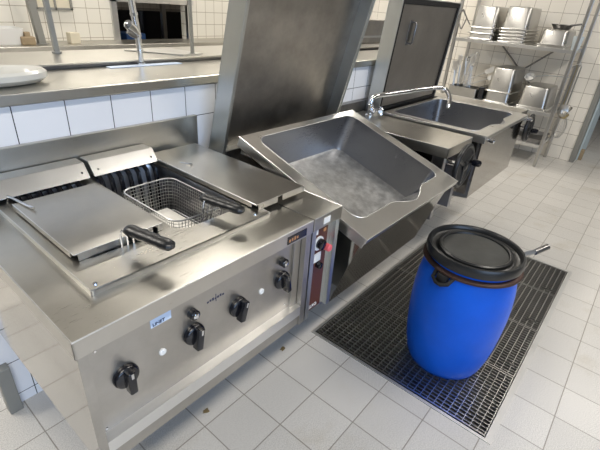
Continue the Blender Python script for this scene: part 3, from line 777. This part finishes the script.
words = ['leftmost slice utensil standing in the caddy', 'thin rod just right of the leftmost slice in the caddy', 'ladle standing among the rods in the caddy', 'thin rod right of the ladle in the caddy', 'second slice utensil in the middle of the caddy', 'thin rod between slice and whisk in the caddy', 'whisk standing in the right half of the caddy', 'rightmost thin rod standing in the caddy']
for k in range(8):
    y = 1.240 - .028 * k; lean = .03 + .015 * (k % 3)
    utensil(kinds[k], (4.29 + .03 * (k % 3), y, ZS[1] + .012), (4.28 + .03 * (k % 3), y + lean * (1 if k % 2 else -1), .90 + .035 * (k % 3)), words[k])
more = ['wide slice in front of the others at the left of the caddy', 'tall rod at the back left corner of the caddy', 'tall rod at the back of the caddy behind the ladle', 'slotted slice at the back right of the caddy']
for k, (x, y, ty, tz, kd) in enumerate(((4.265, 1.20, 1.235, .84, 'spatula'), (4.42, 1.22, 1.25, 1.0, 'rod'), (4.43, 1.13, 1.10, 1.02, 'rod'), (4.40, 1.05, 1.10, .92, 'spatula'))):
    utensil(kd, (x, y, ZS[1] + .012), (x, ty, tz), more[k])
utensil('spatula', (4.28, 1.16, .70), (4.30, .90, .86), 'long slice leaning to the right across the caddy, upper of two', 'utensils lying across the caddy')
utensil('spatula', (4.30, 1.10, .68), (4.32, .86, .80), 'long slice leaning to the right across the caddy, lower of two', 'utensils lying across the caddy')
bm = nb(); box(bm, 4.30, .862, ZS[1] + .001, 4.6, .922, ZS[1] + .13, .004)
single('dark_tin', bm, 'black', 'dark tin between the utensil caddy and the deep containers', 'tin', (4.45, .88, ZS[1]))
# utensils hanging on the right side
hz = 1.04
def hanging(kind, x, ln, label, mat='steel_container', yo=0):
    bm = nb(); y = RY0 - .027 + yo
    tube(bm, [(x, y + .004, hz - .006), (x, y - .012, hz + .008), (x, y - .02, hz - .01), (x, y - .016, hz - ln)], .0055, 6)
    p = V((x, y - .02, hz - ln))
    if kind == 'ladle': lathe(bm, [(.002, -.045), (.035, -.035), (.05, 0), (.047, 0), (.03, -.03), (.002, -.04)], 22, AX(p + V((0, -.035, -.01)), (-.25, -.1, .95)), False, False)
    if kind == 'skimmer': lathe(bm, [(.002, -.012), (.05, 0), (.055, .004), (.002, -.008)], 22, AX(p + V((0, -.02, -.04)), (-.8, -.5, .1)), False, False)
    if kind == 'whisk':
        for k in range(7):
            an = PI * k / 7; sd = V((math.cos(an), math.sin(an), 0)); L = .23
            for s in (1, -1): tube(bm, [p + V((0, 0, -L * (1 - math.cos(PI * i / 10)) / 2)) + sd * s * .062 * math.sin(PI * i / 10) ** .8 for i in range(11)], .0018, 4)
    return single(kind, bm, mat, label, 'utensil', (x, y, hz), 'utensils hanging on the side of the rack', smooth=True)
hanging('ladle', 4.24, .42, 'ladle hanging nearest the front on the right side of the rack')
hanging('skimmer', 4.31, .38, 'skimmer hanging second from the front on the rack side')
hanging('ladle', 4.38, .46, 'ladle with a yellowish bowl hanging on the rack side', 'brass')
hanging('ladle', 4.46, .40, 'ladle hanging behind the yellowish one on the rack side')
hanging('whisk', 4.42, .50, 'large balloon whisk hanging lowest on the right side of the rack', yo=-.03)
# tongs on the left post
bm = nb(); tube(bm, [(4.21, 1.27, 1.46), (4.20, 1.31, 1.38), (4.20, 1.25, 1.27)], .007, 6); tube(bm, [(4.21, 1.27, 1.46), (4.20, 1.21, 1.38), (4.20, 1.24, 1.27)], .007, 6); tube(bm, [(4.21, 1.27, 1.45), (4.20, 1.16, 1.32)], .006, 6)
single('kitchen_tongs', bm, 'steel_dark', 'dark tongs hanging on the left post of the rack', 'tongs', (4.21, 1.27, 1.46), smooth=True)

# ------------------------------------------------------------------ on and behind the counter
ch = thing('serving_dish', 'thick-rimmed white oval dish at the left end of the counter', 'dish', (-.405, .915, 1.138))
bm = nb(); n = 64
def oval(rx, ry, z): return [V((rx * math.cos(2 * PI * i / n), ry * math.sin(2 * PI * i / n), z)) for i in range(n)]
rings(bm, [oval(.11, .045, 0), oval(.155, .078, .004), oval(.172, .096, .018), oval(.172, .098, .034), oval(.162, .088, .042), oval(.145, .074, .038), oval(.125, .058, .016), oval(.05, .02, .012)], True, True, True)
obj('dish_body', bm, 'china', ch, smooth=True)
hs = W('rinse_spray', 'chrome rinse spray pipe standing on the pass-through counter', 'spray', (.213, 1.075, 1.137))
bm = nb(); lathe(bm, [(.016, 0), (.016, .01), (.012, .014)], 20, AX((.213, 1.075, 1.138), (0, 0, 1)))
tube(bm, [(.213, 1.075, 1.14), (.211, 1.073, 1.20), (.205, 1.07, 1.28), (.186, 1.06, 1.40), (.15, 1.05, 1.65), (.13, 1.05, 1.95)], [.010, .012, .013, .013, .012, .012], 14)
hs.part('riser_pipe', bm, 'chrome', smooth=True)
for k, q in enumerate([(.2115, 1.073, 1.19), (.207, 1.071, 1.25), (.198, 1.067, 1.33)]):
    bm = nb(); lathe(bm, [(.0155, 0), (.0155, .01)], 16, AX(q, (-.12, 0, 1))); hs.part('pipe_collar', bm, 'chrome', smooth=True)
bm = nb(); tube(bm, [(.200, 1.06, 1.262), (.175, 1.05, 1.282), (.150, 1.04, 1.30), (.145, 1.038, 1.303)], [.011, .018, .018, .006], 14); hs.part('spray_head', bm, 'chrome', smooth=True)
bm = nb(); tube(bm, [(.19, 1.055, 1.25), (.165, 1.045, 1.262), (.145, 1.04, 1.272)], [.008, .010, .006], 10); hs.part('spray_trigger', bm, 'steel_dark', smooth=True)
bm = nb(); box(bm, .06, 1.045, 1.1375, .40, 1.085, 1.1405, .001)
single('pale_strip', bm, 'sticker', 'pale blue strip lying along the counter at the foot of the spray', 'strip', (.23, 1.06, 1.1375))  # thin pale blue box along the counter
tr = W('serving_tray', 'flat pale tray lying on the raised shelf right of the chrome spray', 'tray', (.42, 1.25, 1.158))
bm = nb(); prism(bm, [(.30, 1.36), (.47, 1.13), (.60, 1.15), (.56, 1.36)], 'z', 1.1585, 1.163); tr.part('tray_base', bm, 'steel_rim')
def gpost(name, x0, y, zb, x1, z1, w, label):
    bm = nb(); tube(bm, [(x0, y, zb + .001), (x1, y, z1)], w, 4); lathe(bm, [(w * 1.5, 0), (w * 1.5, .006)], 16, AX((x0, y, zb + .001), (0, 0, 1)))
    single(name, bm, 'rail', label, 'post', (x0, y, zb))
gpost('shelf_post', -.005, 1.365, 1.158, -.03, 2.0, .013, 'slim grey post standing on the raised shelf near the left edge')
gpost('shelf_post', .545, 1.16, 1.158, .535, 2.0, .009, 'slim grey post on the raised shelf beside the big raised lid')
fwk = W('far_worktop', 'stainless worktop running along the far tiled wall', 'worktop', (1.5, 4.28, .43))
bm = nb(); box(bm, -1.5, 4.06, .795, 4.4, 4.495, .855, .004); fwk.part('worktop', bm, 'steel_top')
for x in (-1.4, .5, 2.4, 4.3):
    bm = nb(); box(bm, x - .02, 4.12, 0, x + .02, 4.16, .795); fwk.part('leg', bm, 'rail')
gpost('upright_post', 1.03, 4.25, .855, .90, 2.6, .045, 'thick grey post rising from the far worktop')
bm = nb(); box(bm, .83, 4.18, .8555, .955, 4.26, .93, .01); box(bm, .87, 4.19, .92, .92, 4.24, .97, .006)
single('spice_tub', bm, 'wood', 'small brownish tub at the foot of the thick grey post', 'tub', (.95, 4.22, .8555))
bm = nb(); box(bm, 1.30, 4.20, .8555, 1.40, 4.30, .96, .004); single('small_carton', bm, 'cream', 'small cream carton on the far worktop right of the thick post', 'carton', (1.35, 4.25, .8555))
bm = nb(); rings(bm, [rrect(.45, 4.22, .86, 4.45, .03, .856), rrect(.43, 4.20, .88, 4.47, .03, 1.0), rrect(.44, 4.21, .87, 4.46, .03, 1.0), rrect(.46, 4.23, .85, 4.44, .03, .87)], True, True, True)
single('white_tub', bm, 'white', 'long white tub on the far worktop at the left edge of view', 'tub', (.65, 4.3, .856))
bm = nb(); prism(bm, [(.42, .856), (.56, .856), (.50, .90), (.42, .95)], 'y', 4.12, 4.18); single('orange_scoop', bm, 'orange', 'orange scoop lying in front of the long white tub', 'scoop', (.48, 4.15, .856))
wc = W('steel_casing', 'low brownish steel box on the raised shelf between the two raised pan lids', 'steel box', (2.2, 1.35, 1.158))
bm = nb(); box(bm, 1.8, 1.28, 1.159, 2.6, 1.42, 1.33, .004); wc.part('casing_body', bm, 'steel_dull')
bm = nb(); box(bm, 1.81, 1.272, 1.20, 2.59, 1.279, 1.215); wc.part('front_bead', bm, 'steel_rim')
# beyond the opening in the far wall: dark appliances
bm = nb(); box(bm, 2.4, 5.6, 0, 4.75, 6.4, 1.12, .01); single('dark_cabinet', bm, 'black', 'dark kitchen cabinet seen through the opening in the far wall', 'cabinet', (3.6, 6.0, 0))
bm = nb(); box(bm, 2.38, 5.0, 0, 2.66, 5.35, .87, .01); single('blue_crate', bm, 'bluecrate', 'dark blue crate low in the opening in the far wall', 'crate', (2.57, 5.2, 0))
bm = nb(); box(bm, 3.15, 5.3, 0, 3.21, 5.36, 2.2); single('steel_upright', bm, 'steel_rim', 'bright steel upright inside the opening in the far wall', 'post', (3.18, 5.33, 0))

# ------------------------------------------------------------------ lights
def area(name, loc, rot, sx, sy, power, col):
    l = bpy.data.lights.new(name, 'AREA'); l.shape = 'RECTANGLE'; l.size = sx; l.size_y = sy; l.energy = power; l.color = col
    o = bpy.data.objects.new(name, l); C.objects.link(o); o.location = loc; o.rotation_euler = rot; return o
for x in (-1.4, 1.45, 3.8):
    for y in (-1.3, 1.65, 4.0):
        area('tube_light', (x, y, 2.86), (0, 0, 0), 1.25, .28, (92 if y < 3 else 50) * (.7 if x > 3 else 1), (1, .94, .85))
area('tube_light', (3.3, 6.0, 2.86), (0, 0, 0), 1.2, .3, 8, (1, .9, .8))
area('tube_light', (6.4, -1.5, 2.86), (0, 0, 0), 1.2, .3, 14, (1, .93, .85))
area('window_daylight', (-1.7, -3.62, 1.7), (PI / 2, 0, 0), 3.7, 1.5, 200, (.50, .69, 1))
wd = bpy.data.worlds.new('world'); bpy.context.scene.world = wd; wd.use_nodes = True
wd.node_tree.nodes['Background'].inputs[0].default_value = (.7, .82, 1, 1); wd.node_tree.nodes['Background'].inputs[1].default_value = 1.0

# ------------------------------------------------------------------ camera
cam = bpy.data.cameras.new('camera'); co = bpy.data.objects.new('camera', cam); C.objects.link(co)
r = V((.6430074791553333, -.7626298464871433, .0702644931476743)); u = V((.3229249953269969, .35317213250271146, .8780597315766998)); w = V((.6944500191830673, .5419088134275759, -.4733646244)) 
w = r.cross(u) * -1
Rm = Matrix((r, u, -w)).transposed().to_4x4()
co.matrix_world = Matrix.Translation(V((-.8192, -.6580, 1.4347))) @ Rm
cam.sensor_width = 36; cam.lens = 419.282 / 600 * 36; cam.clip_start = .02
sc = bpy.context.scene; sc.camera = co
sc.view_settings.view_transform = 'Standard'; sc.view_settings.look = 'None'; sc.view_settings.gamma = 1
sc.view_settings.use_curve_mapping = False; sc.view_settings.exposure = -1.12
